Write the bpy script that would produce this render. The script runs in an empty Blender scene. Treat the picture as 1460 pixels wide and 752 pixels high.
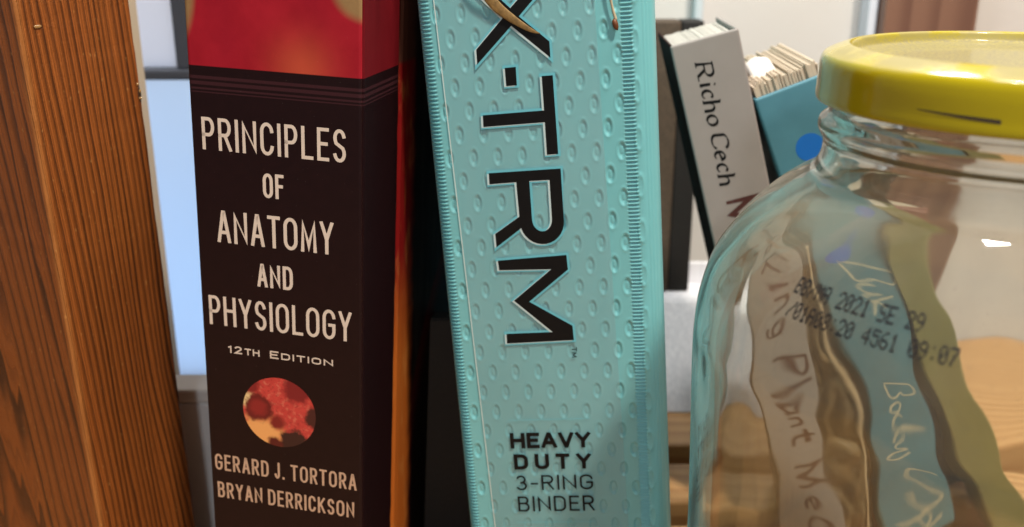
import bpy, bmesh, math, random
from math import sin, cos, pi, sqrt, radians, atan2, hypot, exp
from mathutils import Matrix, Vector, noise as mnoise

S = bpy.context.scene
COL = S.collection
MM = 0.001
EYE = 0.215                                   # camera height above the shelf top

# ------------------------------------------------------------------ camera
cam_d = bpy.data.cameras.new("camera")
cam_d.sensor_width = 36.0
cam_d.lens = 34.52
cam_d.clip_start = 0.005
cam_d.clip_end = 50
cam_d.dof.use_dof = True
cam_d.dof.focus_distance = 0.245
cam_d.dof.aperture_fstop = 14.5
cam = bpy.data.objects.new("camera", cam_d)
cam.location = (0, 0, EYE)
cam.rotation_euler = (radians(90 - 18.6), 0, 0)
COL.objects.link(cam)
S.camera = cam

# ------------------------------------------------------------------ world and lamps (indoor close-up)
W = bpy.data.worlds.new("World"); S.world = W; W.use_nodes = True
bg = W.node_tree.nodes["Background"]
bg.inputs[0].default_value = (0.93, 0.95, 1.0, 1)
bg.inputs[1].default_value = 0.15

def area(name, loc, target, sx, sy, power, col):
    l = bpy.data.lights.new(name, 'AREA'); l.shape = 'RECTANGLE'; l.size = sx; l.size_y = sy
    l.energy = power; l.color = col
    o = bpy.data.objects.new(name, l); o.location = loc
    d = Vector(target) - Vector(loc)
    o.rotation_euler = d.to_track_quat('-Z', 'Y').to_euler()
    COL.objects.link(o); return o
area("ceiling_lamp", (0.34, -0.26, 1.10), (0.0, 0.3, 0.1), 0.09, 0.09, 15.0, (1.0, 0.90, 0.76))
area("front_fill_lamp", (0.0, -0.52, 0.46), (0.0, 0.3, 0.12), 0.06, 0.06, 1.3, (0.86, 0.93, 1.0))  # added fill from the camera side, not a window
area("back_fill_lamp", (0.10, 0.22, 0.66), (0.13, 0.45, 0.05), 0.05, 0.04, 2.0, (1.0, 0.93, 0.84))  # added lamp to brighten the back wall and the box front

area("gap_fill_lamp", (0.085, 0.345, 0.46), (0.085, 0.43, 0.02), 0.06, 0.05, 0.42, (0.95, 0.97, 1.0))  # added lamp to brighten the white box inside the gap
area("daylight_high", (-0.19, 0.62, 0.27), (-0.16, 0.45, 0.20), 0.12, 0.12, 0.26, (1.0, 0.97, 0.95))
area("daylight_low", (-0.16, 0.60, 0.02), (-0.15, 0.45, 0.06), 0.12, 0.10, 0.24, (0.42, 0.66, 1.0))

S.view_settings.view_transform = 'Standard'
S.view_settings.look = 'None'
S.view_settings.exposure = -0.08
S.view_settings.gamma = 1.0
S.cycles.use_denoising = True
S.cycles.max_bounces = 14
S.cycles.transmission_bounces = 12
S.cycles.transparent_max_bounces = 12
S.cycles.glossy_bounces = 6
S.cycles.sample_clamp_indirect = 5.0
S.cycles.blur_glossy = 0.5

# ------------------------------------------------------------------ material helpers
def lin(r, g, b):
    f = lambda c: (c / 255 / 12.92) if c / 255 <= 0.04045 else ((c / 255 + 0.055) / 1.055) ** 2.4
    return (f(r), f(g), f(b), 1.0)

class NT:
    """small helper to wire a node material"""
    def __init__(self, name):
        self.m = bpy.data.materials.new(name); self.m.use_nodes = True
        self.t = self.m.node_tree; self.t.nodes.clear()
        self.out = self.t.nodes.new('ShaderNodeOutputMaterial')
        self._co = None
    def n(self, kind, **ins):
        nd = self.t.nodes.new('ShaderNode' + kind)
        for k, v in ins.items(): self.set(nd, k, v)
        return nd
    def set(self, nd, k, v):
        s = nd.inputs[int(k[1:])] if (k[0] == 'i' and k[1:].isdigit()) else nd.inputs[k.replace('_', ' ')]
        if isinstance(v, bpy.types.NodeSocket): self.t.links.new(v, s)
        else:
            if hasattr(s.default_value, '__len__') and not hasattr(v, '__len__'): v = [v] * len(s.default_value)
            s.default_value = v
    @property
    def co(self):
        if not self._co: self._co = self.n('TexCoord').outputs['Object']
        return self._co
    def xyz(self, v=None):
        s = self.n('SeparateXYZ', i0=v or self.co); return s.outputs
    def comb(self, x, y, z): return self.n('CombineXYZ', i0=x, i1=y, i2=z).outputs[0]
    def f(self, op, a, b=None, c=None, clamp=False):
        nd = self.t.nodes.new('ShaderNodeMath'); nd.operation = op; nd.use_clamp = clamp
        self.set(nd, 'i0', a)
        if b is not None: self.set(nd, 'i1', b)
        if c is not None: self.set(nd, 'i2', c)
        return nd.outputs[0]
    def scale(self, v, sx, sy, sz, off=(0, 0, 0)):
        nd = self.n('Mapping', i0=v); nd.inputs['Scale'].default_value = (sx, sy, sz); nd.inputs['Location'].default_value = off
        return nd.outputs[0]
    def noise(self, v, scale, detail=3, rough=0.55, dist=0.0):
        nd = self.n('TexNoise', Vector=v, Scale=scale, Detail=detail, Roughness=rough, Distortion=dist)
        return nd.outputs['Fac']
    def ramp(self, fac, stops, interp='LINEAR'):
        nd = self.n('ValToRGB', i0=fac); r = nd.color_ramp; r.interpolation = interp
        while len(r.elements) < len(stops): r.elements.new(0.5)
        for e, (p, c) in zip(r.elements, stops):
            e.position = p; e.color = c if hasattr(c, '__len__') else (c, c, c, 1)
        return nd.outputs[0]
    def step(self, x, a, b):
        nd = self.n('MapRange', Value=x); nd.interpolation_type = 'SMOOTHSTEP'
        nd.inputs['From Min'].default_value = a; nd.inputs['From Max'].default_value = b
        return nd.outputs[0]
    def mix(self, fac, a, b, blend='MIX'):
        nd = self.t.nodes.new('ShaderNodeMix'); nd.data_type = 'RGBA'; nd.blend_type = blend
        self.set(nd, 'i0', fac); self.set(nd, 'i6', a); self.set(nd, 'i7', b)
        return nd.outputs[2]
    def bump(self, h, strength=0.3, dist=0.0003):
        return self.n('Bump', Height=h, Strength=strength, Distance=dist).outputs[0]
    def bsdf(self, **k):
        return self.n('BsdfPrincipled', **k)
    def done(self, shader):
        self.t.links.new(shader.outputs[0] if hasattr(shader, 'outputs') else shader, self.out.inputs[0]); return self.m

def plain(name, col, rough=0.5, spec=0.5, var=0.08, vs=60.0, bump=0.0, bs=900.0, coat=0.0, stretch=(1, 1, 1)):
    t = NT(name)
    v = t.scale(t.co, *stretch)
    f = t.noise(v, vs, 4)
    k = t.f('MULTIPLY_ADD', f, 2 * var, 1 - var)
    kc = t.comb(k, k, k)
    c = t.mix(1.0, col, kc, 'MULTIPLY')
    ins = dict(Base_Color=c, Roughness=t.f('MULTIPLY_ADD', t.noise(t.co, vs * 3, 3), 0.2, rough - 0.1), Specular_IOR_Level=spec, Coat_Weight=coat)
    if bump > 0: ins['Normal'] = t.bump(t.noise(v, bs, 3), bump, 0.0002)
    return t.done(t.bsdf(**ins))

# ------------------------------------------------------------------ object helpers
def link(name, me, mat, parent=None, smooth=False):
    o = bpy.data.objects.new(name, me); COL.objects.link(o)
    if mat: me.materials.append(mat)
    if parent: o.parent = parent
    if smooth:
        me.polygons.foreach_set('use_smooth', [True] * len(me.polygons))
    return o
def from_py(name, vs, fs, mat, parent=None, smooth=False):
    me = bpy.data.meshes.new(name); me.from_pydata(vs, [], fs); me.update()
    return link(name, me, mat, parent, smooth)
def from_bm(name, bm, mat, parent=None, smooth=False):
    bmesh.ops.recalc_face_normals(bm, faces=bm.faces)
    me = bpy.data.meshes.new(name); bm.to_mesh(me); bm.free()
    return link(name, me, mat, parent, smooth)
def tag(o, label, cat, group=None):
    o['label'] = label; o['category'] = cat
    if group: o['group'] = group
    return o
def structure(o): o['kind'] = 'structure'; return o
def empty(name, mat4):
    o = bpy.data.objects.new(name, None); o.empty_display_size = 0.02
    o.matrix_world = mat4; COL.objects.link(o); return o
def add_box(bm, x0, x1, y0, y1, z0, z1, bevel=0.0, seg=2):
    g = bmesh.ops.create_cube(bm, size=1.0)
    vs = g['verts']
    for v in vs:
        v.co = Vector(((x0 + x1) / 2 + v.co.x * (x1 - x0), (y0 + y1) / 2 + v.co.y * (y1 - y0), (z0 + z1) / 2 + v.co.z * (z1 - z0)))
    if bevel > 0:
        es = list({e for v in vs for e in v.link_edges})
        bmesh.ops.bevel(bm, geom=es, offset=bevel, segments=seg, profile=0.5, affect='EDGES')
def box(name, x0, x1, y0, y1, z0, z1, mat, parent=None, bevel=0.0, seg=2):
    bm = bmesh.new(); add_box(bm, x0, x1, y0, y1, z0, z1, bevel, seg)
    return from_bm(name, bm, mat, parent)
def lathe(name, prof, mat, parent=None, n=160, closed=False):
    vs, fs = [], []
    m = len(prof)
    for r, z in prof:
        for k in range(n):
            a = 2 * pi * k / n; vs.append((r * cos(a), r * sin(a), z))
    for i in range(m if closed else m - 1):
        j = (i + 1) % m
        for k in range(n):
            l = (k + 1) % n
            fs.append((i * n + k, i * n + l, j * n + l, j * n + k))
    if not closed:
        fs.append(tuple(range(n - 1, -1, -1))); fs.append(tuple((m - 1) * n + k for k in range(n)))
    o = from_py(name, vs, fs, mat, parent, True)
    return o
def spline(pts, n=8):
    """Catmull-Rom through 2-D or 3-D points"""
    P = [Vector(p) for p in pts]; out = []
    for i in range(len(P) - 1):
        a = P[i - 1] if i else P[0] * 2 - P[1]; b = P[i]; c = P[i + 1]; d = P[i + 2] if i + 2 < len(P) else P[-1] * 2 - P[-2]
        for k in range(n):
            t = k / n
            out.append(0.5 * ((2 * b) + (c - a) * t + (2 * a - 5 * b + 4 * c - d) * t * t + (3 * b - a - 3 * c + d) * t ** 3))
    out.append(P[-1]); return out

# a leaning frame: u to the right, s into the depth, v up (all metres); origin at (ox, oy, oz), v0 = bottom edge
class Frame:
    def __init__(self, name, o, yaw, lean, tilt, v0):
        cy, sy, cl, sl, ct, st = cos(yaw), sin(yaw), cos(lean), sin(lean), cos(tilt), sin(tilt)
        R = Matrix(((cy, -sy, 0), (sy, cy, 0), (0, 0, 1))) @ Matrix(((1, 0, 0), (0, ct, -st), (0, st, ct))) @ Matrix(((cl, 0, sl), (0, 1, 0), (-sl, 0, cl)))
        self.v0 = v0
        base = Vector(o) + R @ Vector((0, 0, v0))
        self.e = empty(name, Matrix.Translation(base) @ R.to_4x4())
    def p(self, u, s, v): return (u, s, v - self.v0)
    def box(self, name, u0, u1, s0, s1, v0, v1, mat, bevel=0.0, seg=2, parent=None):
        return box(name, u0, u1, s0, s1, v0 - self.v0, v1 - self.v0, mat, parent or self.e, bevel, seg)

# ------------------------------------------------------------------ lettering: every letter is drawn with strokes
def arc(cx, cy, rx, ry, a0, a1, n=10):
    return [(cx + rx * cos(radians(a0 + (a1 - a0) * k / n)), cy + ry * sin(radians(a0 + (a1 - a0) * k / n))) for k in range(n + 1)]
q = 0.26
OV = arc(.5, 1 - q, .5, q, 0, 180, 12) + arc(.5, q, .5, q, 180, 360, 12) + [(1, 1 - q)]
G = {
 'A': (1.05, [[(0, 0), (.46, 1), (.54, 1), (1, 0)], [(.26, .30), (.74, .30)]]),
 'B': (.95, [[(0, 0), (0, 1), (.55, 1)] + arc(.6, .77, .33, .23, 90, -90, 8) + [(0, .54)], [(.55, .54)] + arc(.62, .27, .38, .27, 90, -90, 8) + [(0, 0)]]),
 'C': (.95, [arc(.5, 1 - q, .5, q, 8, 180, 11) + arc(.5, q, .5, q, 180, 352, 11)]),
 'D': (1.0, [[(0, 0), (0, 1), (.5, 1)] + arc(.5, 1 - .3, .5, .3, 90, 0, 7) + arc(.5, .3, .5, .3, 0, -90, 7) + [(0, 0)]]),
 'E': (.8, [[(1, 1), (0, 1), (0, 0), (1, 0)], [(0, .52), (.85, .52)]]),
 'F': (.8, [[(1, 1), (0, 1), (0, 0)], [(0, .52), (.85, .52)]]),
 'G': (1.0, [arc(.5, 1 - q, .5, q, 8, 180, 11) + arc(.5, q, .5, q, 180, 360, 11) + [(1, .48), (.58, .48)]]),
 'H': (1.0, [[(0, 0), (0, 1)], [(1, 0), (1, 1)], [(0, .53), (1, .53)]]),
 'I': (.0, [[(.5, 0), (.5, 1)]]),
 'J': (.6, [[(1, 1), (1, q)] + arc(.5, q, .5, q, 0, -170, 10)]),
 'K': (1.0, [[(0, 0), (0, 1)], [(.95, 1), (.05, .42)], [(.3, .6), (1, 0)]]),
 'L': (.8, [[(0, 1), (0, 0), (1, 0)]]),
 'M': (1.25, [[(0, 0), (.06, 1), (.5, .12), (.94, 1), (1, 0)]]),
 'N': (1.05, [[(0, 0), (0, 1), (1, 0), (1, 1)]]),
 'O': (1.05, [OV]),
 'P': (.9, [[(0, 0), (0, 1), (.5, 1)] + arc(.55, .73, .45, .27, 90, -90, 10) + [(0, .46)]]),
 'R': (.95, [[(0, 0), (0, 1), (.5, 1)] + arc(.55, .74, .42, .26, 90, -90, 10) + [(0, .48)], [(.5, .48), (1, 0)]]),
 'S': (.9, [arc(.5, .76, .46, .24, 15, 200, 10) + [(.16, .58), (.84, .42)] + arc(.5, .24, .48, .24, 20, -165, 10)]),
 'T': (.95, [[(0, 1), (1, 1)], [(.5, 1), (.5, 0)]]),
 'U': (1.0, [[(0, 1), (0, q)] + arc(.5, q, .5, q, 180, 360, 12) + [(1, 1)]]),
 'V': (1.0, [[(0, 1), (.47, 0), (.53, 0), (1, 1)]]),
 'X': (1.0, [[(0, 0), (1, 1)], [(0, 1), (1, 0)]]),
 'Y': (1.0, [[(0, 1), (.5, .45), (1, 1)], [(.5, .45), (.5, 0)]]),
 '1': (.45, [[(.1, .82), (.7, 1), (.7, 0)]]),
 '2': (.9, [arc(.5, .72, .46, .28, 160, -20, 10) + [(.05, 0), (1, 0)]]),
 '3': (.85, [arc(.47, .75, .42, .25, 150, -90, 10), arc(.47, .26, .5, .26, 90, -150, 10)]),
 '-': (.5, [[(0, .42), (1, .42)]]),
 '.': (.12, [[(.5, 0), (.5, .02)]]),
 # lower case (x-height 0.62 of the capital height)
 'a': (.75, [arc(.42, .29, .42, .27, 50, 330, 12), [(.86, .64), (.86, .12), (1.12, .0)]]),
 'c': (.65, [arc(.5, .31, .5, .31, 45, 320, 12)]),
 'd': (.75, [arc(.45, .31, .45, .31, 40, 330, 12), [(.92, 1.05), (.9, .1), (1.05, .0)]]),
 'e': (.7, [[(.06, .3), (.95, .42)] + arc(.5, .33, .46, .31, 20, 310, 12)]),
 'g': (.75, [arc(.45, .33, .42, .29, 30, 330, 12), [(.88, .62), (.88, -.1)] + arc(.45, -.12, .43, .2, 0, -150, 8)]),
 'h': (.75, [[(.02, 1.05), (.05, 0)], [(.06, .38)] + arc(.48, .38, .40, .24, 150, 0, 8) + [(.9, .05), (1.05, .02)]]),
 'i': (.22, [[(.3, .62), (.4, .05), (.9, .02)], [(.3, .84), (.42, .93)]]),
 'k': (.75, [[(.0, 1.05), (.05, 0)], [(.85, .62), (.1, .28)], [(.3, .38), (.98, .0)]]),
 'l': (.15, [[(.3, 1.05), (.5, 0)]]),
 'n': (.75, [[(.0, .62), (.05, 0)], [(.06, .38)] + arc(.48, .38, .40, .24, 150, 0, 8) + [(.9, .0)]]),
 'o': (.7, [arc(.5, .31, .48, .31, 90, 450, 16)]),
 't': (.5, [[(.5, .9), (.45, .15), (.6, .02), (1., .06)], [(.0, .6), (1.05, .64)]]),
}
SERIF = {'R': [(-.18, 0, .25), (-.18, 1, .1), (.92, 0, .3)], 'h': [(-.2, 0, .2), (-.2, 1.05, .0)], 'M': []}

class Ink:
    """collects flat strokes; to3 maps (x, y, height) to a point on the printed surface"""
    def __init__(self, to3): self.v = []; self.f = []; self.to3 = to3; self.k = 0
    def h(self): self.k += 1; return self.k * 1.5e-6
    def ribbon(self, pts, w, nib=None, clip=None):
        P = [Vector((p[0], p[1])) for p in pts]
        P = [p for i, p in enumerate(P) if i == 0 or (p - P[i - 1]).length > 1e-7]
        if len(P) < 2: return
        closed = (P[0] - P[-1]).length < 1e-6
        if closed: P = P[:-1]
        if clip and not closed:
            P[0] = P[0] + (P[0] - P[1]).normalized() * w / 2; P[-1] = P[-1] + (P[-1] - P[-2]).normalized() * w / 2
        n = len(P); z = self.h(); b = len(self.v)
        for i in range(n):
            if closed: d0 = (P[i] - P[i - 1]).normalized(); d1 = (P[(i + 1) % n] - P[i]).normalized()
            else:
                d1 = (P[i + 1] - P[i]).normalized() if i < n - 1 else (P[i] - P[i - 1]).normalized()
                d0 = (P[i] - P[i - 1]).normalized() if i > 0 else d1
            t = d0 + d1
            t = t.normalized() if t.length > 1e-4 else d1
            nr = Vector((-t.y, t.x)); c = max(.25, nr.dot(Vector((-d1.y, d1.x))))
            ww = w
            if nib: ww = w * (nib[1] + (1 - nib[1]) * abs(sin(atan2(t.y, t.x) - nib[0])))
            for sgn in (1, -1):
                p = P[i] + nr * (sgn * ww / 2 / c)
                if clip: p.y = min(max(p.y, clip[0]), clip[1])
                self.v.append(self.to3(p.x, p.y, z))
        for i in range(n if closed else n - 1):
            j = (i + 1) % n; self.f.append((b + 2 * i, b + 2 * i + 1, b + 2 * j + 1, b + 2 * j))
    def poly(self, pts):
        from mathutils.geometry import tessellate_polygon
        z = self.h(); b = len(self.v)
        for x, y in pts: self.v.append(self.to3(x, y, z))
        for t in tessellate_polygon([[Vector((x, y, 0)) for x, y in pts]]): self.f.append(tuple(b + i for i in t))
    def glyph(self, ch, x, y, sx, sy, w, slant=0.0, nib=None, serif=0.0):
        for pl in G[ch][1]:
            self.ribbon([(x + px * sx + slant * py * sy, y + py * sy) for px, py in pl], w, nib, (y - w / 2, y + sy + w / 2) if not nib and not ch.islower() else None)
        if serif and ch in SERIF:
            for px, py, ln in SERIF[ch]:
                self.ribbon([(x + px * sx + slant * py * sy, y + py * sy), (x + (px + .2 + ln) * sx + slant * py * sy, y + py * sy)], w * .35)
    def text(self, s, x0, x1, y, h, w, gap=0.35, space=0.8, slant=0.0, nib=None, serif=0.0, slope=0.0):
        """fit string s between x0 and x1 (outer edges) on baseline y, capital height h; w = stroke width"""
        tot = 0.0
        for i, c in enumerate(s):
            tot += space if c == ' ' else G[c][0]
            if i < len(s) - 1 and c != ' ' and s[i + 1] != ' ': tot += gap
        nl = len([c for c in s if c != ' '])
        sx = (x1 - x0 - w * nl) / tot
        x = x0 + w / 2
        for i, c in enumerate(s):
            if c == ' ': x += space * sx; continue
            yy = y + slope * (x - x0)
            self.glyph(c, x - (0.5 * sx if c == 'I' else 0), yy + w / 2, sx * (1 if c == 'I' else max(G[c][0], .01)), h - w, w, slant, nib, serif)
            x += G[c][0] * sx + w + (gap * sx if i < len(s) - 1 and s[i + 1] != ' ' else 0)
    def build(self, name, mat, parent): return from_py(name, self.v, self.f, mat, parent)

def on_front(F, lift):
    """print on the spine face of frame F: x = u, y = v"""
    return lambda x, y, z: (x, -lift - z, y - F.v0)
def on_front_down(F, lift):
    """reading down the spine: text x runs towards -v, text y towards +u"""
    return lambda x, y, z: (y, -lift - z, -x - F.v0)

# ================================================================== SETTING
t = NT('plaster_white')
n1 = t.noise(t.co, 9, 5); n2 = t.noise(t.co, 260, 4)
c = t.mix(n1, (0.52, 0.49, 0.465, 1), (0.66, 0.64, 0.61, 1))
PLASTER = t.done(t.bsdf(Base_Color=c, Roughness=.75, Normal=t.bump(n2, .25, .0004)))
structure(box('wall', -.10, .9, .50, .56, -.4, 1.2, PLASTER))
structure(box('wall', -1.2, -.1005, .452, .51, .342, 1.2, PLASTER)); structure(box('wall', -1.2, -.224, .452, .51, -.4, .340, PLASTER))

def wood(name, light, dark, ax, freq, rough=.45, bump=.35, warp=.6, stretch=.06):
    t = NT(name)
    X, Y, Z = t.xyz()
    st = [1, 1, 1]; st[ax] = stretch
    v = t.scale(t.co, *st)
    big = t.noise(v, 40, 2); fine = t.noise(v, 1400, 3); mid = t.noise(v, 220, 3)
    a = [X, Y, Z]; o = [a[i] for i in range(3) if i != ax]
    d = t.f('ADD', t.f('ADD', t.f('MULTIPLY', o[0], .8), t.f('MULTIPLY', o[1], .6)), t.f('MULTIPLY', big, warp * .02))
    ring = t.f('FRACT', t.f('MULTIPLY', d, freq))
    late = t.f('MULTIPLY', t.step(ring, .25, .9), t.f('SUBTRACT', 1, t.step(ring, .93, 1.0)))
    k = t.f('ADD', t.f('MULTIPLY', late, .75), t.f('MULTIPLY', mid, .3), clamp=True)
    c = t.mix(k, light, dark)
    c = t.mix(t.f('MULTIPLY', fine, .3), c, dark)
    return t.done(t.bsdf(Base_Color=c, Roughness=rough, Normal=t.bump(t.f('ADD', t.f('MULTIPLY', late, -1), t.f('MULTIPLY', fine, .4)), bump, .0003)))
SLAT = wood('slat_wood', (.64, .37, .155, 1), (.44, .22, .08, 1), 0, 160, .42, .15)
bm = bmesh.new()
for y0, y1 in ((-.06, .325), (.341, .371), (.387, .4995)):
    add_box(bm, -.6, .75, y0, y1, -.02, 0, .0012)
add_box(bm, -.6, .75, -.06, .4995, -.06, -.045)
structure(from_bm('shelf', bm, SLAT))

# tall window far behind the gap beside the upright
DARKFRAME = plain('window_frame_dark', (.045, .052, .07, 1), .5)
def glow(name, col, s):
    t = NT(name); e = t.n('Emission'); e.inputs[0].default_value = col; e.inputs[1].default_value = s; return t.done(e)
win = empty('window', Matrix.Translation((-.15, .449, .002)))
def wbox(name, x0, x1, y0, y1, z0, z1, m, b=0): return box(name, x0 + .15, x1 + .15, y0 - .449, y1 - .449, z0 - .002, z1 - .002, m, win, b)
bm = bmesh.new()
for b in ((-.1490, -.1400, .441, .4475, .1578, .34), (-.22, -.1400, .436, .447, .1535, .1578), (-.22, -.1, .440, .4475, .002, .0044), (-.104, -.1, .436, .447, .0060, .1533)):
    add_box(bm, b[0] + .15, b[1] + .15, b[2] - .449, b[3] - .449, b[4] - .002, b[5] - .002, .0008)
from_bm('frame', bm, DARKFRAME, win)
def frosted(name, col):
    t = NT(name); a = t.n('BsdfTranslucent'); a.inputs[0].default_value = col
    g = t.n('BsdfGlossy'); g.inputs['Roughness'].default_value = .3
    m = t.n('MixShader'); m.inputs[0].default_value = .04; t.set(m, 'i1', a.outputs[0]); t.set(m, 'i2', g.outputs[0]); return t.done(m)
wbox('pane', -.22, -.1492, .4462, .4488, .158, .34, frosted('pane_white', (.85, .84, .86, 1)))
wbox('pane', -.22, -.1042, .4462, .4488, .006, .1532, frosted('pane_blue', (.80, .87, .95, 1)))
tag(win, 'pale blue lit window with dark frame behind the gap between wooden post and textbook', 'window')

BEIGE = plain('beige_paint', (.52, .40, .28, 1), .6, var=.06, vs=25)
o = box('beige_board', -.20, -.1420, .372, .384, 0, .33, BEIGE, None, .001)
tag(o, 'blurred beige upright board directly behind the orange brown wooden post', 'board')

GREY = plain('grey_card', (.80, .79, .77, 1), .8, var=.1, vs=40, bump=.3, bs=500)
GREYTOP = plain('grey_card_light', (.80, .78, .74, 1), .7)
gb = empty('grey_box', Matrix.Translation((-.107, .319, 0)))
box('body', -.026, .026, -.006, .007, 0, .0575, GREY, gb, .001)
box('lid', -.0264, .0264, -.0064, .0074, .0577, .0628, GREYTOP, gb, .001)
tag(gb, 'low grey box with paler lid standing under the window left of the textbook', 'box')

BROWNWOOD = wood('brown_wood', (.22, .115, .075, 1), (.13, .06, .04, 1), 2, 90, .5, .1)
o = box('brown_post', .1765, .2205, .478, .4985, 0, .5, BROWNWOOD, None, .001)
tag(o, 'dark brown wooden post against the white wall behind the yellow lid', 'post')
TRIM = plain('pale_trim', (.62, .66, .74, 1), .5)
o = box('trim_strip', .1715, .1760, .486, .4985, 0, .5, TRIM, None, .0008)
tag(o, 'pale bluish trim strip on the wall left of the dark brown post', 'trim')
o = box('wall_conduit', .0885, .0932, .491, .4985, .16, .5, plain('conduit_paint', (.55, .62, .66, 1), .4), None, .0015)
tag(o, 'thin pale conduit on the white wall above the white book', 'conduit')

# ================================================================== WOODEN POST (front left)
t = NT('post_wood')
X, Y, Z = t.xyz()
zz = t.f('SUBTRACT', Z, .088)                      # a swirl in the grain low on the right edge
gx = t.f('SUBTRACT', X, .0345)
r2 = t.f('ADD', t.f('MULTIPLY', t.f('MULTIPLY', gx, gx), 9000), t.f('MULTIPLY', t.f('MULTIPLY', zz, zz), 700))
swirl = t.f('MULTIPLY', t.f('EXPONENT', t.f('MULTIPLY', r2, -1)), .0035)
v = t.scale(t.co, 1, 1, .045)
warp = t.f('MULTIPLY', t.noise(v, 70, 2), .006)
wig = t.f('MULTIPLY', t.noise(t.scale(t.co, 1, 1, .2), 160, 2), .0009)
dx = t.f('ADD', t.f('ADD', t.f('ADD', X, t.f('MULTIPLY', Z, .045)), swirl), t.f('ADD', warp, wig))
dd = t.f('SQRT', t.f('ADD', t.f('POWER', t.f('ADD', dx, .06), 2), t.f('POWER', t.f('SUBTRACT', Y, .045), 2)))
ph = t.f('MULTIPLY', dd, 560)
ring = t.f('FRACT', ph)
idx = t.f('FLOOR', ph)
wn = t.n('TexWhiteNoise'); wn.noise_dimensions = '1D'; t.set(wn, 'W', idx)
rv = wn.outputs[0]
late = t.f('MULTIPLY', t.f('POWER', t.step(ring, .25, .90), 1.6), t.f('SUBTRACT', 1, t.step(ring, .93, 1.0)))
late = t.f('MULTIPLY', late, t.f('MULTIPLY_ADD', rv, .35, .65))
ph2 = t.f('FRACT', t.f('MULTIPLY', dd, 1730))
late = t.f('MAXIMUM', late, t.f('MULTIPLY', t.f('MULTIPLY', t.step(ph2, .45, .9), t.f('SUBTRACT', 1, t.step(ph2, .92, 1.0))), .28))
fib = t.noise(t.scale(t.co, 1, 1, .07), 2200, 4, .7)
blot = t.noise(t.scale(t.co, 1, 1, .35), 55, 3)
pits = t.step(t.noise(t.scale(t.co, 1, 1, .5), 900, 2), .66, .74)
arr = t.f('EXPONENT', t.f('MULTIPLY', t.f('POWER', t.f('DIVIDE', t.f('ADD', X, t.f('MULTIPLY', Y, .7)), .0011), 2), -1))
light = t.mix(blot, (.30, .074, .012, 1), (.44, .132, .022, 1))
dark = (.026, .0065, .002, 1)
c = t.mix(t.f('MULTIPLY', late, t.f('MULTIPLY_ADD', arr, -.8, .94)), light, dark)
c = t.mix(t.f('MULTIPLY', arr, .6), c, (.62, .26, .07, 1))  # arris highlight painted in as a lighter colour
c = t.mix(t.f('MULTIPLY', fib, .38), c, (.13, .04, .008, 1))
c = t.mix(t.f('MULTIPLY', pits, .35), c, (.70, .38, .12, 1))
h = t.f('ADD', t.f('MULTIPLY', late, -1.0), t.f('ADD', t.f('MULTIPLY', fib, .5), t.f('MULTIPLY', t.noise(t.co, 1500, 3), .25)))
POSTWOOD = t.done(t.bsdf(Base_Color=c, Roughness=t.f('MULTIPLY_ADD', fib, .25, .34), Normal=t.bump(h, 1.0, .0007), Specular_IOR_Level=.4))
yaw = 1.0
def post_mesh():
    """a square upright with worn, slightly uneven arrises"""
    w, d, r = .034, .070, .0010
    sec = []
    for cx, cy, a0 in ((r, r, 180), (w - r, r, 270), (w - r, d - r, 0), (r, d - r, 90)):
        for k in range(5): sec.append((cx, cy, r, a0 + k * 22.5))
    zs = [i * .0035 for i in range(101)]
    vs, fs = [], []
    for zi, z in enumerate(zs):
        for cx, cy, rr, a in sec:
            wob = .00022 * mnoise.noise(Vector((cx * 60, cy * 60, z * 55))) + .00012 * mnoise.noise(Vector((cx * 90 + 7, cy * 90, z * 320)))
            vs.append((cx + (rr + wob) * cos(radians(a)), cy + (rr + wob) * sin(radians(a)), z))
    n = len(sec)
    for i in range(len(zs) - 1):
        for k in range(n):
            l = (k + 1) % n; fs.append((i * n + k, i * n + l, (i + 1) * n + l, (i + 1) * n + k))
    fs.append(tuple(range(n - 1, -1, -1))); fs.append(tuple((len(zs) - 1) * n + k for k in range(n)))
    return vs, fs
F = Frame('wooden_post', (-.12540, .25670, .12860), yaw, -.0075, 0, -.12860)
vs, fs = post_mesh()
from_py('shaft', vs, fs, POSTWOOD, F.e)
tag(F.e, 'orange brown softwood post with raised dark grain at the left edge', 'post')
RESIN = plain('resin_bead', (.34, .19, .07, 1), .12, .7, .5, 900)
DARKCHIP = plain('dark_chip', (.035, .015, .006, 1), .5)
def blobs(name, pts, mat, parent):
    bm = bmesh.new()
    for x, y, z, r, sx, sy, sz in pts:
        g = bmesh.ops.create_icosphere(bm, subdivisions=2, radius=r)
        for v in g['verts']:
            k = 1 + .3 * mnoise.noise(v.co * 2200 + Vector((x * 999, z * 999, 0)))
            v.co = Vector((x + v.co.x * sx * k, y + v.co.y * sy * k, z + v.co.z * sz * k))
    return from_bm(name, bm, mat, parent, True)
blobs('dent', [(.0332, .0003, .1705, .0011, .7, .4, 2.6)], DARKCHIP, F.e)
for bp in ((.0330, -.0001, .1735, .0005, .9, .5, 1.0), (.0335, -.0001, .1715, .00045, .9, .5, 1.2), (.0333, -.0001, .1695, .0005, 1, .5, .8), (.0051, -.0001, .192, .0007, 1.6, .3, .7)):
    blobs('resin_bead', [bp], RESIN, F.e)

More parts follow.
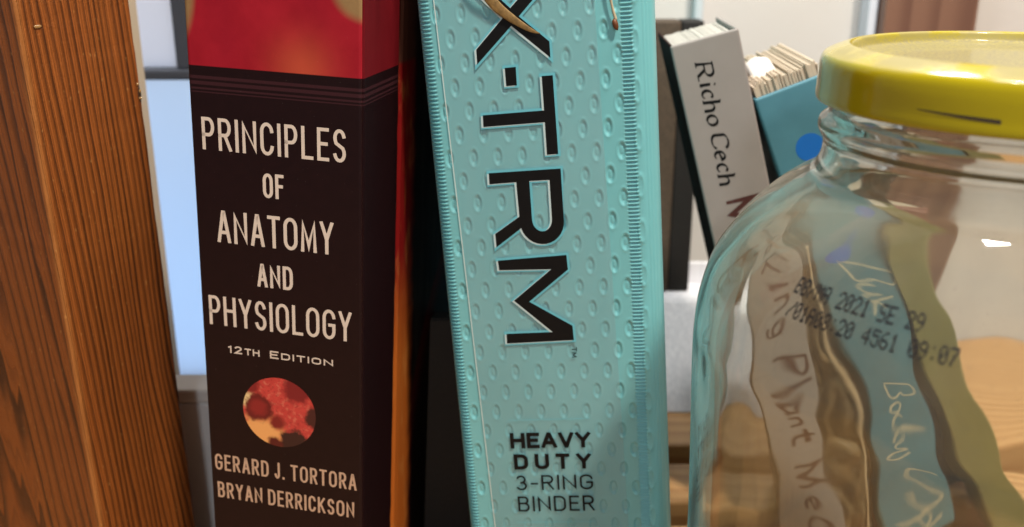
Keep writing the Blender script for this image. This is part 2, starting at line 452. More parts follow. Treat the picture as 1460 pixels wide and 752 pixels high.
# ================================================================== TEXTBOOK
TV0 = -.1273; TV1 = .0895
F = Frame('textbook', (-.08545, .25378, .12959), -.1901, .0523, .0036, TV0)
tag(F.e, 'thick dark maroon anatomy textbook with red top and cream title on its spine', 'book')
def vloc(t): return t.f('ADD', t.xyz()[2], TV0)
def art_red(t, X, V):
    n = t.noise(t.co, 95, 5, .6); n2 = t.noise(t.scale(t.co, 1, 1, .5), 34, 3)
    red = t.mix(n, (.24, .004, .012, 1), (.48, .018, .035, 1))
    red = t.mix(t.f('MULTIPLY', t.step(n2, .45, .75), .5), red, (.22, .004, .02, 1))
    g = t.f('ADD', t.f('POWER', t.f('DIVIDE', t.f('SUBTRACT', X, .031), .0075), 2), t.f('POWER', t.f('DIVIDE', t.f('SUBTRACT', V, .055), .0075), 2))
    red = t.mix(t.f('MULTIPLY', t.f('EXPONENT', t.f('MULTIPLY', g, -1)), .3), red, (.85, .22, .07, 1))
    for cx, cv, rx, rv in ((-.003, .0735, .006, .014), (.048, .0755, .009, .008)):
        e = t.f('ADD', t.f('POWER', t.f('DIVIDE', t.f('SUBTRACT', X, cx), rx), 2), t.f('POWER', t.f('DIVIDE', t.f('SUBTRACT', V, cv), rv), 2))
        red = t.mix(t.f('SUBTRACT', 1, t.step(e, .6, 1.35)), red, t.mix(n, (.20, .11, .045, 1), (.42, .27, .12, 1)))
    return red
def dark_print(t, X, V):
    n = t.noise(t.co, 300, 3)
    base = t.mix(n, (.0095, .0028, .0038, 1), (.016, .0048, .0060, 1))
    # a few thin lighter pinstripes under the red field
    for a, b in ((.0505, .0513), (.0490, .0499), (.0478, .0483), (.0470, .0473)):
        m = t.f('MULTIPLY', t.step(V, a - .00012, a + .00012), t.f('SUBTRACT', 1, t.step(V, b - .00012, b + .00012)))
        base = t.mix(t.f('MULTIPLY', m, .75), base, (.055, .017, .022, 1))
    return base
t = NT('spine_print')
X = t.xyz()[0]; V = vloc(t)
c = t.mix(t.step(V, .05365, .05395), dark_print(t, X, V), art_red(t, X, V))
# dust specks; rubbed right edge with its bright highlight line painted in
spk = t.step(t.noise(t.co, 1900, 2), .72, .78)
c = t.mix(t.f('MULTIPLY', spk, .22), c, (.5, .42, .38, 1))
edge = t.f('MULTIPLY', t.step(X, .0464, .0469), t.step(t.noise(t.scale(t.co, 1, 1, 1), 240, 3), .3, .7))
c = t.mix(t.f('MULTIPLY', edge, .6), c, (.34, .16, .11, 1))
SPINEPRINT = t.done(t.bsdf(Base_Color=c, Roughness=.42, Specular_IOR_Level=.2, Normal=t.bump(t.noise(t.co, 1700, 3), .12, .0001)))
t = NT('cover_print')
X, Y, Z = t.xyz(); V = vloc(t)
bound = t.f('ADD', .0285, t.f('MULTIPLY', V, .02))
n = t.noise(t.scale(t.co, 1, 1, .35), 160, 4)
streak = t.noise(t.scale(t.co, 1, .5, .06), 420, 4)
lo = t.mix(t.step(t.f('MULTIPLY_ADD', t.noise(t.co, 60, 2), .02, V), -.03, .012), (.44, .115, .018, 1), (.20, .008, .008, 1))
lo = t.mix(t.f('MULTIPLY', t.step(n, .5, .72), .4), lo, (.60, .26, .07, 1))
band2 = t.mix(t.step(V, .053, .0545), lo, (.10, .035, .022, 1))
far = t.mix(t.step(streak, .42, .78), (.006, .005, .006, 1), (.030, .030, .028, 1))
# a big dark red disc in the lower part of the cover picture
ds = t.f('ADD', t.f('POWER', t.f('DIVIDE', t.f('SUBTRACT', Y, .118), .082), 2), t.f('POWER', t.f('DIVIDE', t.f('ADD', V, .098), .090), 2))
inside = t.f('SUBTRACT', 1, t.step(ds, .96, 1.02))
rim = t.f('MULTIPLY', inside, t.step(ds, .70, .98))
far = t.mix(inside, far, (.004, .002, .0025, 1))
far = t.mix(t.f('MULTIPLY', rim, .5), far, (.10, .008, .008, 1))
c = t.mix(t.step(t.f('MULTIPLY_ADD', t.noise(t.co, 120, 3), .006, Y), .0415, .0500), band2, far)
firstband = t.mix(t.step(V, .05365, .05395), dark_print(t, X, V), t.mix(n, (.10, .004, .007, 1), (.20, .010, .016, 1)))
pos = t.f('SUBTRACT', Y, bound)
c = t.mix(t.step(pos, -.0002, .0002), firstband, c)
COVERPRINT = t.done(t.bsdf(Base_Color=c, Roughness=.55, Specular_IOR_Level=.06, Normal=t.bump(t.noise(t.co, 900, 3), .1, .0001)))
PAGES = plain('page_edges', (.50, .41, .31, 1), .8, var=.22, vs=2600, stretch=(1, .01, .01))
PAGESW = plain('page_edges_white', (.46, .43, .39, 1), .8, var=.18, vs=2600, stretch=(1, .01, .01))
tw, td = .047, .122
def cover_board():
    """front board with the sunk joint along the spine"""
    prof = [(0, tw - .0002), (.0006, tw), (.026, tw + .0004), (.0275, tw + .0001), (.0285, tw - .0009), (.0297, tw - .0008), (.0310, tw + .0002), (.034, tw + .0005), (td, tw + .0005)]
    vs, fs = [], []
    vv = [TV0 + (TV1 - TV0) * k / 40 for k in range(41)]
    for s, u in prof:
        for v in vv:
            jit = .00025 * mnoise.noise(Vector((s * 40, v * 160, 3))) if .027 < s < .0305 else 0
            vs.append(F.p(u + jit, s + (.0 if s < .02 or s > .04 else v * .02), v))
    m = len(vv); base = len(vs)
    for s, u in prof:
        for v in vv: vs.append(F.p(tw - .0032, s, v))
    L = len(prof)
    for i in range(L - 1):
        for k in range(m - 1):
            fs.append((i * m + k, (i + 1) * m + k, (i + 1) * m + k + 1, i * m + k + 1))
            fs.append((base + i * m + k, base + i * m + k + 1, base + (i + 1) * m + k + 1, base + (i + 1) * m + k))
        for k, fl in ((0, 0), (m - 1, 1)):
            fs.append((i * m + k, base + i * m + k, base + (i + 1) * m + k, (i + 1) * m + k))
    for i in (0, L - 1):
        for k in range(m - 1): fs.append((i * m + k, i * m + k + 1, base + i * m + k + 1, base + i * m + k))
    return from_py('front_cover', vs, fs, COVERPRINT, F.e)
F.box('spine', 0, tw - .00025, 0, .0024, TV0, TV1, SPINEPRINT, .0010, 3)
fc = cover_board()
fc.location.y = .0004
F.box('back_cover', 0, .003, .0026, td, TV0, TV1, SPINEPRINT, .0004)
F.box('page_block', .0032, tw - .0036, .0026, td - .004, TV0 + .003, TV1 - .003, PAGES)
CREAM = plain('cream_ink', (.74, .63, .54, 1), .5, var=.10, vs=300)
PEACH = plain('peach_ink', (.60, .40, .28, 1), .5, var=.12, vs=300)
ink = Ink(on_front(F, .00006))
ink.text('PRINCIPLES', .0031, .0424, .0321, .0086, .00090, .36)
ink.text('OF', .0195, .0253, .02065, .00665, .00087, .36)
ink.text('ANATOMY', .0060, .0388, .0069, .0090, .00095, .33)
ink.text('AND', .0170, .0272, -.0046, .0067, .00087, .36)
ink.text('PHYSIOLOGY', .0024, .0437, -.0175, .0087, .00090, .34)
ink.build('title_lettering', CREAM, F.e)
ink = Ink(on_front(F, .00006))
ink.text('12', .0074, .0116, -.0256, .0023, .00042, .3)
ink.text('TH', .0124, .0168, -.0256, .0020, .00040, .3)
ink.text('E', .0199, .0224, -.0256, .0023, .00042, .3)
ink.text('DITION', .0232, .0383, -.0256, .0020, .00040, .35)
ink.build('edition_lettering', CREAM, F.e)
ink = Ink(on_front(F, .00006))
ink.text('GERARD J. TORTORA', .0016, .0450, -.0639, .0053, .00064, .40, 1.1)
ink.text('BRYAN DERRICKSON', .0020, .0443, -.0732, .0053, .00064, .40, 1.1)
ink.build('author_lettering', PEACH, F.e)
# round micrograph emblem
t = NT('micrograph')
X = t.xyz()[0]; V = vloc(t)
n = t.noise(t.co, 260, 5, .65); n2 = t.noise(t.co, 700, 3)
c = t.mix(n, (.40, .020, .022, 1), (.78, .085, .070, 1))
c = t.mix(t.f('MULTIPLY', t.step(n2, .50, .68), .4), c, (.80, .27, .17, 1)); c = t.mix(t.f('MULTIPLY', t.step(t.noise(t.co, 1100, 4), .52, .66), .45), c, (.25, .012, .016, 1))
nsp = t.noise(t.co, 330, 5, .7)
def spot(c, cx, cv, r, col, soft=.2, amt=1.0):
    d = t.f('SQRT', t.f('ADD', t.f('POWER', t.f('SUBTRACT', X, cx), 2), t.f('POWER', t.f('SUBTRACT', V, cv), 2)))
    d = t.f('ADD', t.f('DIVIDE', d, r), t.f('MULTIPLY_ADD', nsp, 1.3, -.65))
    return t.mix(t.f('MULTIPLY', t.f('SUBTRACT', 1, t.step(d, 1 - soft, 1 + soft)), amt), c, col)
c = spot(c, .0165, -.0515, .0072, (.90, .42, .14, 1), .35)
c = spot(c, .0122, -.0390, .0028, (.85, .62, .30, 1), .4)
c = spot(c, .0160, -.0415, .0042, (.14, .006, .010, 1), .2)
c = spot(c, .0158, -.0415, .0026, (.28, .015, .018, 1), .4)
c = spot(c, .0135, -.0345, .0030, (.24, .012, .016, 1), .3)
c = spot(c, .0275, -.0345, .0040, (.22, .010, .016, 1), .3)
c = spot(c, .0330, -.0425, .0032, (.060, .010, .012, 1), .25)
c = spot(c, .0262, -.0515, .0042, (.035, .008, .010, 1), .2)
c = spot(c, .0205, -.0525, .0022, (.10, .006, .008, 1), .3)
c = spot(c, .0215, -.0455, .0022, (.22, .012, .014, 1), .4)
MICRO = t.done(t.bsdf(Base_Color=c, Roughness=.36))
em = Ink(on_front(F, .00006))
em.poly([(.0221 + .0109 * cos(2 * pi * k / 72), -.0423 + .0109 * sin(2 * pi * k / 72)) for k in range(72)])
em.build('emblem', MICRO, F.e)

# ================================================================== RING BINDER
BV0 = -.1265; BV1 = .150
F = Frame('ring_binder', (-.01981, .26415, .12611), -.1199, -.0769, -.0036, BV0)
tag(F.e, 'turquoise embossed plastic ring binder with black lettering under a clear spine sleeve', 'binder')
t = NT('turquoise_poly')
n = t.noise(t.co, 30, 3); fn = t.noise(t.co, 2200, 2)
c = t.mix(n, (.165, .48, .52, 1), (.21, .555, .59, 1))
POLY = t.done(t.bsdf(Base_Color=c, Roughness=t.f('MULTIPLY_ADD', t.noise(t.scale(t.co, 1, 1, .3), 90, 5), .3, .2), Specular_IOR_Level=.5, Subsurface_Weight=.12, Subsurface_Radius=(.002, .004, .004), Normal=t.bump(fn, .06, .0001)))
bw = .062
LEDGE = lambda v: .0050 + (.072 - v) * .0205      # left and right limits of the clear sleeve
REDGE = lambda v: .0467 + (.072 - v) * .0165
def relief(u, v):
    """height of the embossing over the flat spine, metres (negative = pressed in)"""
    h = 0.0
    # staggered oval dimples
    row = round((v - .0620) / .0064)
    for r in (row - 1, row, row + 1):
        cv = .0620 + r * .0064
        off = .00335 * (r % 2)
        k = round((u - .0419 - off) / .0067); cu = .0419 + off + k * .0067
        if cu < .0045 or cu > .0530: continue
        e = sqrt(((u - cu) / .00096) ** 2 + ((v - cv) / .00205) ** 2)
        if e < 1.7:
            h -= .00036 * exp(-((e - .74) / .28) ** 2) + (.00034 * (1 - e / .8) ** .5 if e < .8 else 0)
            h += .00010 * exp(-((e - 1.32) / .20) ** 2)
    # stitched-looking hinge ribs along both sides
    for c0, c1 in ((.0009, .0030), (.0534, .0556)):
        m = min(1, max(0, (u - c0 + .0004) / .0004)) * min(1, max(0, (c1 + .0004 - u) / .0004))
        if m > 0: h += m * (.00046 * cos(2 * pi * v / .00108) - .00012)
    # moulded ovals beside the right ribs, fine vertical hinge lines at the very edge
    if .0556 < u < .0585:
        kk = round((v - .020) / .0128); cv = .020 + kk * .0128
        e = sqrt(((u - .0566) / .0009) ** 2 + ((v - cv) / .0030) ** 2)
        h += .00022 * exp(-((e - 1) / .25) ** 2)
    if u > .0582:
        h += .00020 * sin(2 * pi * u / .00085 + .8 * mnoise.noise(Vector((u * 300, v * 30, 0)))) * min(1, (u - .0582) / .0006)
    h += .00015 * mnoise.noise(Vector((u * 45, v * 25, 1.7)))
    return h
def profile(u):
    s = 0.0
    if u < .003: s = .003 - sqrt(max(0, .003 ** 2 - (.003 - u) ** 2))
    if u > bw - .006: s = (.006 - sqrt(max(0, .006 ** 2 - (u - bw + .006) ** 2))) * 1.3
    return s
us = [0, .00004, .00015, .0003, .0005, .0007] + [.0009 + .0003 * k for k in range(200)]
us = [u for u in us if u < bw - .0006] + [bw - .0005, bw - .0003, bw - .00012, bw - .00003, bw]
vv = [BV0 + .004 * k for k in range(9)]
v = -.0905
while v < .082: vv.append(v); v += .00027
while v < BV1: vv.append(v); v += .004
vs, fs = [], []
for v in vv:
    for u in us:
        vs.append(F.p(u, profile(u) - (relief(u, v) if .0004 < u < bw - .0003 else 0), v))
nu = len(us)
for i in range(len(vv) - 1):
    for k in range(nu - 1): fs.append((i * nu + k, i * nu + k + 1, (i + 1) * nu + k + 1, (i + 1) * nu + k))
bb = len(vs)
for v in (vv[0], vv[-1]):
    for u in us: vs.append(F.p(u, .0082 + (.0008 if .0004 < u < bw - .0004 else 0), v))
top = (len(vv) - 1) * nu
for k in range(nu - 1):
    fs.append((k, bb + k, bb + k + 1, k + 1)); fs.append((top + k, top + k + 1, bb + nu + k + 1, bb + nu + k))
    fs.append((bb + k, bb + nu + k, bb + nu + k + 1, bb + k + 1))
from_py('spine', vs, fs, POLY, F.e, True)
F.box('front_cover', .0002, .0026, .0040, .24, BV0, BV1, POLY, .0006)
F.box('back_cover', bw - .0026, bw - .0002, .0084, .24, BV0, BV1, POLY, .0006)
BLACKINK = plain('black_ink', (.006, .006, .0065, 1), .5, .15, .3, 500)
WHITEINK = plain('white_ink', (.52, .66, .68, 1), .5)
HALO = plain('pale_blue_ink', (.14, .50, .60, 1), .45)
mmp = lambda L: [(a * MM, b * MM) for a, b in L]
barc = lambda cx, cy, rx, ry, a0, a1: arc(cx, cy, rx, ry, a0, a1, 14)
X1 = mmp([(15.05, 55.05), (15.1, 58.85), (22.75, 66.45), (15.6, 74.2), (15.6, 78.2), (24.9, 68.8), (34.6, 78.2), (34.6, 74.2), (26.95, 66.6), (34.47, 59.75), (34.48, 55.6), (24.8, 64.35)])
DASH = mmp([(22.3, 48.9), (25.15, 48.95), (25.2, 53.75), (22.25, 53.65)])
T1 = mmp([(31.9, 29.9), (34.95, 30.0), (34.8, 51.0), (31.87, 50.97), (31.9, 41.9), (15.35, 41.5), (15.25, 38.35), (31.9, 38.75)])
M1 = mmp([(16.12, .45), (35.45, 1.4), (35.65, -2.85), (24.1, -12.1), (35.95, -19.75), (36.1, -24.15), (16.75, -24.75), (16.83, -21.75), (30.2, -21.55), (19.75, -11.65), (31.0, -2.6), (16.25, -2.4)])
RO = mmp([(15.64, 25.6), (35.35, 25.95), (35.4, 11.3)] + barc(29.3, 11.35, 6.1, 6.55, 0, -165) + [(16.05, 4.4), (16.0, 8.3), (23.15, 13.0), (23.0, 22.75), (15.58, 22.5)])
RI = mmp([(26.6, 22.9), (26.6, 12.0)] + barc(29.35, 12.0, 2.75, 3.5, 180, 360) + [(32.15, 22.95)])
def holed(outer, inner):
    """outer polygon with a hole, as one bridged loop"""
    i = max(range(len(outer)), key=lambda k: outer[k][0] + outer[k][1])
    j = max(range(len(inner)), key=lambda k: inner[k][0] + inner[k][1])
    rin = inner[j:] + inner[:j + 1]
    sg = lambda P: sum(P[k - 1][0] * P[k][1] - P[k][0] * P[k - 1][1] for k in range(len(P)))
    if sg(outer) * sg(inner) > 0: rin = rin[::-1]
    return outer[i:] + outer[:i + 1] + rin
LOGO = [X1, DASH, T1, M1]
def logo(lift, off=(0, 0)):
    k = Ink(on_front(F, lift))
    mv = lambda P: [(a + off[0], b + off[1]) for a, b in P]
    from mathutils.geometry import tessellate_polygon
    for P in LOGO: k.poly(mv(P))
    b = len(k.v); z = k.h(); A = mv(RO); B = mv(RI)
    for x, y in A + B: k.v.append(k.to3(x, y, z))
    for tr in tessellate_polygon([[Vector((x, y, 0)) for x, y in A], [Vector((x, y, 0)) for x, y in B]]): k.f.append(tuple(b + i for i in tr))
    return k
k = Ink(on_front(F, .00056))
for P in LOGO + [RO, RI]: k.ribbon(P + [P[0]], .0013)
k.build('logo_halo', HALO, F.e)
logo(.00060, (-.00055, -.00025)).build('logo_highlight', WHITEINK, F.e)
logo(.00064).build('logo_lettering', BLACKINK, F.e)
k = Ink(on_front_down(F, .00060))
k.text('TM', .0264, .0296, .0353, .0015, .00026, .3)
k.build('trademark_lettering', BLACKINK, F.e)
ink = Ink(on_front(F, .00060))
ink.text('HEAVY', .0152, .0392, -.0588, .0052, .00118, .16, slope=.010)
ink.text('DUTY', .0158, .0390, -.0659, .0052, .00118, .65, slope=.012)
ink.text('3-RING', .0159, .0392, -.0730, .0051, .00060, .32, slope=.014)
ink.text('BINDER', .0160, .0393, -.0804, .0053, .00064, .32, slope=.016)
ink.build('caption_lettering', BLACKINK, F.e)
for yy in (-.0494, -.0842):
    k = Ink(on_front(F, .00060)); k.ribbon([(.0150, yy), (.0392, yy + .0003)], .00018); k.build('rule_line', HALO, F.e)
# clear film over the spine
t = NT('clear_film')
gl = t.n('BsdfGlossy'); gl.inputs['Roughness'].default_value = .22
t.set(gl, 'Normal', t.bump(t.noise(t.scale(t.co, 1, 1, .25), 160, 3), .25, .0004))
df = t.n('BsdfDiffuse'); df.inputs[0].default_value = (.62, .70, .73, 1)
tr = t.n('BsdfTransparent'); tr.inputs[0].default_value = (.99, .99, .99, 1)
m1 = t.n('MixShader'); t.set(m1, 'i0', t.f('MULTIPLY_ADD', t.noise(t.scale(t.co, 1, 1, .2), 120, 4), .14, .05)); t.set(m1, 'i1', tr.outputs[0]); t.set(m1, 'i2', df.outputs[0])
fr = t.n('Fresnel'); fr.inputs[0].default_value = 1.08
m2 = t.n('MixShader'); t.set(m2, 'i0', fr.outputs[0]); t.set(m2, 'i1', m1.outputs[0]); t.set(m2, 'i2', gl.outputs[0])
FILM = t.done(m2)
vs, fs = [], []
vl = [-.12 + .2 * k / 60 for k in range(61)]
nc = 14
for v in vl:
    for k in range(nc + 1):
        a, b = LEDGE(v), REDGE(v); u = a + (b - a) * k / nc
        vs.append(F.p(u, -.00036 - .00012 * mnoise.noise(Vector((u * 60, v * 30, 9))), v))
for i in range(60):
    for k in range(nc): a = i * (nc + 1) + k; fs.append((a, a + 1, a + nc + 2, a + nc + 1))
from_py('label_sleeve', vs, fs, FILM, F.e, True)
EDGEW = plain('weld_highlight', (.62, .74, .72, 1), .25)  # weld line painted pale to give the sleeve edge its highlight
k = Ink(on_front(F, .00045))
k.ribbon([(LEDGE(v), v) for v in vl], .00026)
k.build('sleeve_edge', EDGEW, F.e)
k = Ink(on_front(F, .00045)); k.ribbon([(REDGE(v), v) for v in vl], .00009)
k.build('sleeve_edge', POLY, F.e)

# dried plant bits hanging in front of the binder
BF = F
def tube(name, pts, rad, mat, parent=None, nseg=10, flat=1.0):
    P = spline(pts, 8); n = len(P); vs, fs = [], []
    for i, p in enumerate(P):
        d = (P[min(i + 1, n - 1)] - P[max(i - 1, 0)]).normalized()
        a = d.cross(Vector((0, 1, 0.1))).normalized(); b = d.cross(a)
        tt = i / (n - 1) * (len(rad) - 1); j = min(int(tt), len(rad) - 2); r = rad[j] + (rad[j + 1] - rad[j]) * (tt - j)
        for k in range(nseg):
            an = 2 * pi * k / nseg; vs.append(tuple(p + a * (r * cos(an)) + b * (r * flat * sin(an))))
    for i in range(n - 1):
        for k in range(nseg): l = (k + 1) % nseg; fs.append((i * nseg + k, i * nseg + l, (i + 1) * nseg + l, (i + 1) * nseg + k))
    fs.append(tuple(range(nseg - 1, -1, -1))); fs.append(tuple((n - 1) * nseg + k for k in range(nseg)))
    return from_py(name, vs, fs, mat, parent, True)
def bpt(u, s, v): return BF.e.matrix_world @ Vector(BF.p(u * MM, s * MM, v * MM))
STRAW = plain('dry_straw', (.24, .145, .045, 1), .5, var=.85, vs=900, stretch=(1, 1, .6), bump=.6, bs=2600)
o = tube('dried_straw', [bpt(12, -4.5, 88), bpt(17, -3.2, 76), bpt(21, -2.0, 70.2), bpt(25, -1.5, 66.4), bpt(29.5, -1.3, 63.2), bpt(32.3, -1.2, 61.9)], [.0005, .0009, .0014, .0011, .0006, .0001], STRAW, None, 12, .16)
tag(o, 'golden brown dried straw lying across the letter X on the binder', 'straw')
st = empty('seed_head', Matrix.Translation(bpt(51.8, -1.2, 64.0)))
inv = st.matrix_world.inverted()
o = tube('stalk', [inv @ bpt(49.0, -2.0, 90), inv @ bpt(50.3, -1.6, 74), inv @ bpt(51.0, -1.4, 68.0), inv @ bpt(51.9, -1.2, 64.0)], [.0004, .0004, .0003, .0004], plain('dry_stalk', (.50, .42, .28, 1), .5), st)
bm = bmesh.new(); g = bmesh.ops.create_icosphere(bm, subdivisions=2, radius=.0008)
for v in g['verts']: v.co = Vector((v.co.x + v.co.z * -.5, v.co.y, v.co.z * 1.9 - .001)) * (1 + .2 * mnoise.noise(v.co * 2000))
from_bm('bud', bm, plain('brown_bud', (.16, .05, .015, 1), .5, var=.4, vs=900), st, True)
tag(st, 'thin dried stem with a reddish brown bud at the top right of the binder', 'dried stem')

# ================================================================== BACKGROUND BOX AND NOTEBOOK
t = NT('brushed_white'); n = t.noise(t.scale(t.co, 1, 1, .03), 900, 4)
c = t.mix(t.step(n, .35, .75), (.70, .71, .76, 1), (.90, .90, .94, 1))
BRUSHED = t.done(t.bsdf(Base_Color=c, Roughness=.35, Normal=t.bump(n, .4, .0003)))
wbx = empty('white_box', Matrix.Translation((.085, .44, 0)))
bm = bmesh.new()
pr = [(-.023, 0), (.022, 0), (.022, .0495), (.008, .0495), (.004, .047)]      # front sloped to catch more lamp light
L = [bm.verts.new((-.030, y, z)) for y, z in pr]; Rr = [bm.verts.new((.045, y, z)) for y, z in pr]
bm.faces.new(L); bm.faces.new(Rr[::-1])
for i in range(5): bm.faces.new((L[i], Rr[i], Rr[(i + 1) % 5], L[(i + 1) % 5]))
bmesh.ops.bevel(bm, geom=list(bm.edges), offset=.0008, segments=2, affect='EDGES')
from_bm('body', bm, BRUSHED, wbx)
box('backboard', -.030, .045, .0222, .0246, 0, .060, BRUSHED, wbx, .0006)
tag(wbx, 'white streaky sloping box on the slatted shelf between binder and jar', 'box')
NB = plain('black_cloth', (.010, .008, .007, 1), .7, var=.5, vs=500, bump=.5, bs=900)
NBS = plain('speckled_brown_cloth', (.075, .050, .032, 1), .7, var=.8, vs=900, bump=.6, bs=1200)
nb = empty('black_notebook', Matrix.Translation((.0712, .4585, .0500)))
box('cover', .0045, .0145, -.0100, .0025, 0, .128, NB, nb, .0008)
box('spine_strip', -.012, .0043, -.0105, .0022, 0, .128, NBS, nb, .0008)
tag(nb, 'small black notebook with speckled brown cloth strip standing on the white box', 'notebook')

bm = bmesh.new()
q4 = [(-.0335, 0), (-.0058, 0), (-.0128, .09), (-.0295, .09)]
A_ = [bm.verts.new((x, .312, z)) for x, z in q4]; B_ = [bm.verts.new((x, .319, z)) for x, z in q4]
bm.faces.new(A_); bm.faces.new(B_[::-1])
for i in range(4): bm.faces.new((A_[i], B_[i], B_[(i + 1) % 4], A_[(i + 1) % 4]))
bmesh.ops.bevel(bm, geom=list(bm.edges), offset=.0006, segments=2, affect='EDGES')
o = from_bm('gap_shade_filler', bm, NB)  # added dark piece that stands in for the shade in this gap
tag(o, 'black folder added for the shade in the gap between textbook and turquoise binder', 'filler')

# ================================================================== BOOKS BEHIND THE JAR
def paperback(name, o, lean, v0, v1, w, d, cover, pages, label, tt=.0009, inset=.0015, yaw=-.05, round_=.0011, cat='book', ragged=.0002):
    F = Frame(name, o, yaw, lean, 0, v0)
    F.box('spine', 0, w, 0, .0016, v0, v1, cover[0], round_ * .6, 3)
    F.box('back_cover', 0, tt, .0018, d, v0, v1, cover[1], .0003)
    F.box('front_cover', w - tt, w, .0018, d, v0, v1, cover[2], .0003)
    rnd = random.Random(name); bmp = bmesh.new(); nl = 44; u0, u1 = tt * 1.15, w - tt * 1.15
    for k in range(nl):                                     # leaves gathered in uneven bundles
        a = u0 + (u1 - u0) * k / nl; b_ = u0 + (u1 - u0) * (k + .985) / nl
        add_box(bmp, a, b_, .0018 + rnd.uniform(0, .0012), d - .001 - rnd.uniform(0, .0015), max(inset, .0012), v1 - v0 - inset + rnd.uniform(-ragged, ragged))
    from_bm('page_block', bmp, pages, F.e)
    tag(F.e, label, cat)
    return F
WBC = plain('white_cover', (.27, .24, .225, 1), .55, var=.07, vs=130)
WBB = plain('shade_dark_cover', (.022, .0085, .0075, 1), .8, .05, .4, 200)  # left cover painted dark for the shade on that side
F = paperback('white_paperback', (.05795, .32122, .15457), -.2686, -.1603, .0268, .0222, .045, (WBC, WBB, WBC), PAGESW,
              'leaning off white paperback with black italic author name and maroon title behind the jar')
MAROON = plain('maroon_ink', (.060, .016, .014, 1), .5, var=.3, vs=300)
BROWNINK = MAROON
nib = (radians(20), .28)
k = Ink(on_front_down(F, .00006))
SL = .16
def word(k, items, sy, w, slant, nib, serif=0):
    for ch, x, y, sx in items: k.glyph(ch, x, y, sx, sy, w, slant, nib, serif)
mm4 = lambda L: [(a, b * MM, c_ * MM, d_ * MM) for a, b, c_, d_ in L]
word(k, mm4([('R', -19.0, 6.6, 4.0), ('i', -12.6, 6.7, 1.3), ('c', -10.2, 6.7, 2.9), ('h', -6.4, 6.5, 3.3), ('o', -1.9, 6.6, 3.4)]), .0052, .00105, SL, nib, 1)
word(k, mm4([('C', 4.9, 6.6, 4.6), ('e', 10.5, 6.5, 3.1), ('c', 15.0, 6.5, 3.0), ('h', 19.0, 6.2, 3.3)]), .0052, .00105, SL, nib, 1)
k.build('author_lettering', BLACKINK, F.e)
k = Ink(on_front_down(F, .00006))
nib2 = (radians(70), .45)
word(k, mm4([('M', 28.8, 7.0, 8.8), ('a', 40.5, 8.0, 5.0), ('k', 48.6, 9.2, 7.6), ('i', 59.0, 10.0, 2.6), ('n', 64.4, 10.1, 5.4), ('g', 73.0, 10.0, 5.6)]), .0085, .00175, -.06, nib2)
word(k, mm4([('P', 88.5, 10.5, 7.0), ('l', 97.2, 11.0, 3.0), ('a', 101.0, 11.2, 4.8), ('n', 108.2, 11.0, 4.8), ('t', 115.0, 11.2, 5.8)]), .0090, .00175, -.06, nib2)
word(k, mm4([('M', 130.5, 10.8, 9.6), ('e', 145.0, 10.8, 5.6), ('d', 153.8, 10.8, 5.8)]), .0096, .0018, -.06, nib2)
k.build('title_lettering', MAROON, F.e)

TEC = plain('teal_cover', (.062, .195, .255, 1), .5, var=.28, vs=70)
F = paperback('teal_book', (.08244, .31939, .15457), -.3838, -.1660, .0098, .0236, .058, (TEC, TEC, TEC), PAGES,
              'leaning teal book with a blue dot and cream handwriting, behind the jar', round_=.0014, inset=-.004, ragged=.0007)
slip = []
for i in range(13):
    for k in range(7):
        a = i / 12; slip.append((.0030 + .0085 * k / 6, .012 + .020 * a, .0120 + .0045 * sin(a * pi * .8) + .0016 * sin(k / 6 * pi) + .166))
sf = [(i * 7 + k, i * 7 + k + 1, i * 7 + k + 8, i * 7 + k + 7) for i in range(12) for k in range(6)]
o = from_py('paper_slip', slip, sf, plain('white_paper', (.72, .70, .67, 1), .7), None, True)
sm = o.modifiers.new('thickness', 'SOLIDIFY'); sm.thickness = .0003
o.matrix_world = F.e.matrix_world.copy()
tag(o, 'curled white paper slip lying on top of the teal book', 'paper')
BLUEDOT = plain('blue_sticker', (.006, .13, .48, 1), .4)
k = Ink(on_front(F, .00006))
if True:
    k = Ink(on_front(F, .00006)); k.poly([(.0122 + .0047 * cos(2 * pi * i / 40), -.0118 + .0047 * sin(2 * pi * i / 40)) for i in range(40)])
    k.build('round_sticker', BLUEDOT, F.e)
    k = Ink(on_front(F, .00006)); k.poly([(.0095 + .0044 * cos(2 * pi * i / 40), -.0480 + .0044 * sin(2 * pi * i / 40)) for i in range(40)])
    k.build('round_sticker', BLUEDOT, F.e)
SCRIPT = plain('cream_script_ink', (.56, .54, .40, 1), .5, var=.3, vs=200)
k = Ink(on_front_down(F, .00006))
def pen(pts, w=.00095): k.ribbon([(p.x * MM, p.y * MM) for p in spline(pts, 6)], w, (radians(40), .5))
pen([(51.3, 9.1), (55, 15.5), (59.6, 22.4), (63, 22.6), (64.2, 20.5), (61.2, 16), (60.8, 15.2), (61.5, 12.2), (60.6, 10.6), (57, 10.2), (52.2, 9.4)])
pen([(63.2, 14.4), (62.8, 11.2), (64.5, 10), (66.5, 11.6), (67.4, 14.2), (67.0, 10.6), (68.3, 10.2)])
pen([(69.2, 18.8), (69.8, 10.4)]); pen([(73.0, 14.6), (70.2, 12.0), (74.6, 10.0)])
k.build('handwriting', SCRIPT, F.e); k = Ink(on_front_down(F, .00006))
pen([(99.7, 8.2), (102, 14), (104.9, 19.9), (108.5, 21.4), (110.6, 20.2), (109, 15.6), (107.2, 14.4), (108.6, 11.6), (107.4, 9.6), (103, 8.8), (100.4, 8.4)])
pen([(111.6, 9), (110.8, 11.4), (112.2, 13.2), (114.6, 11.6), (113.6, 8.6), (111.6, 9.0)])
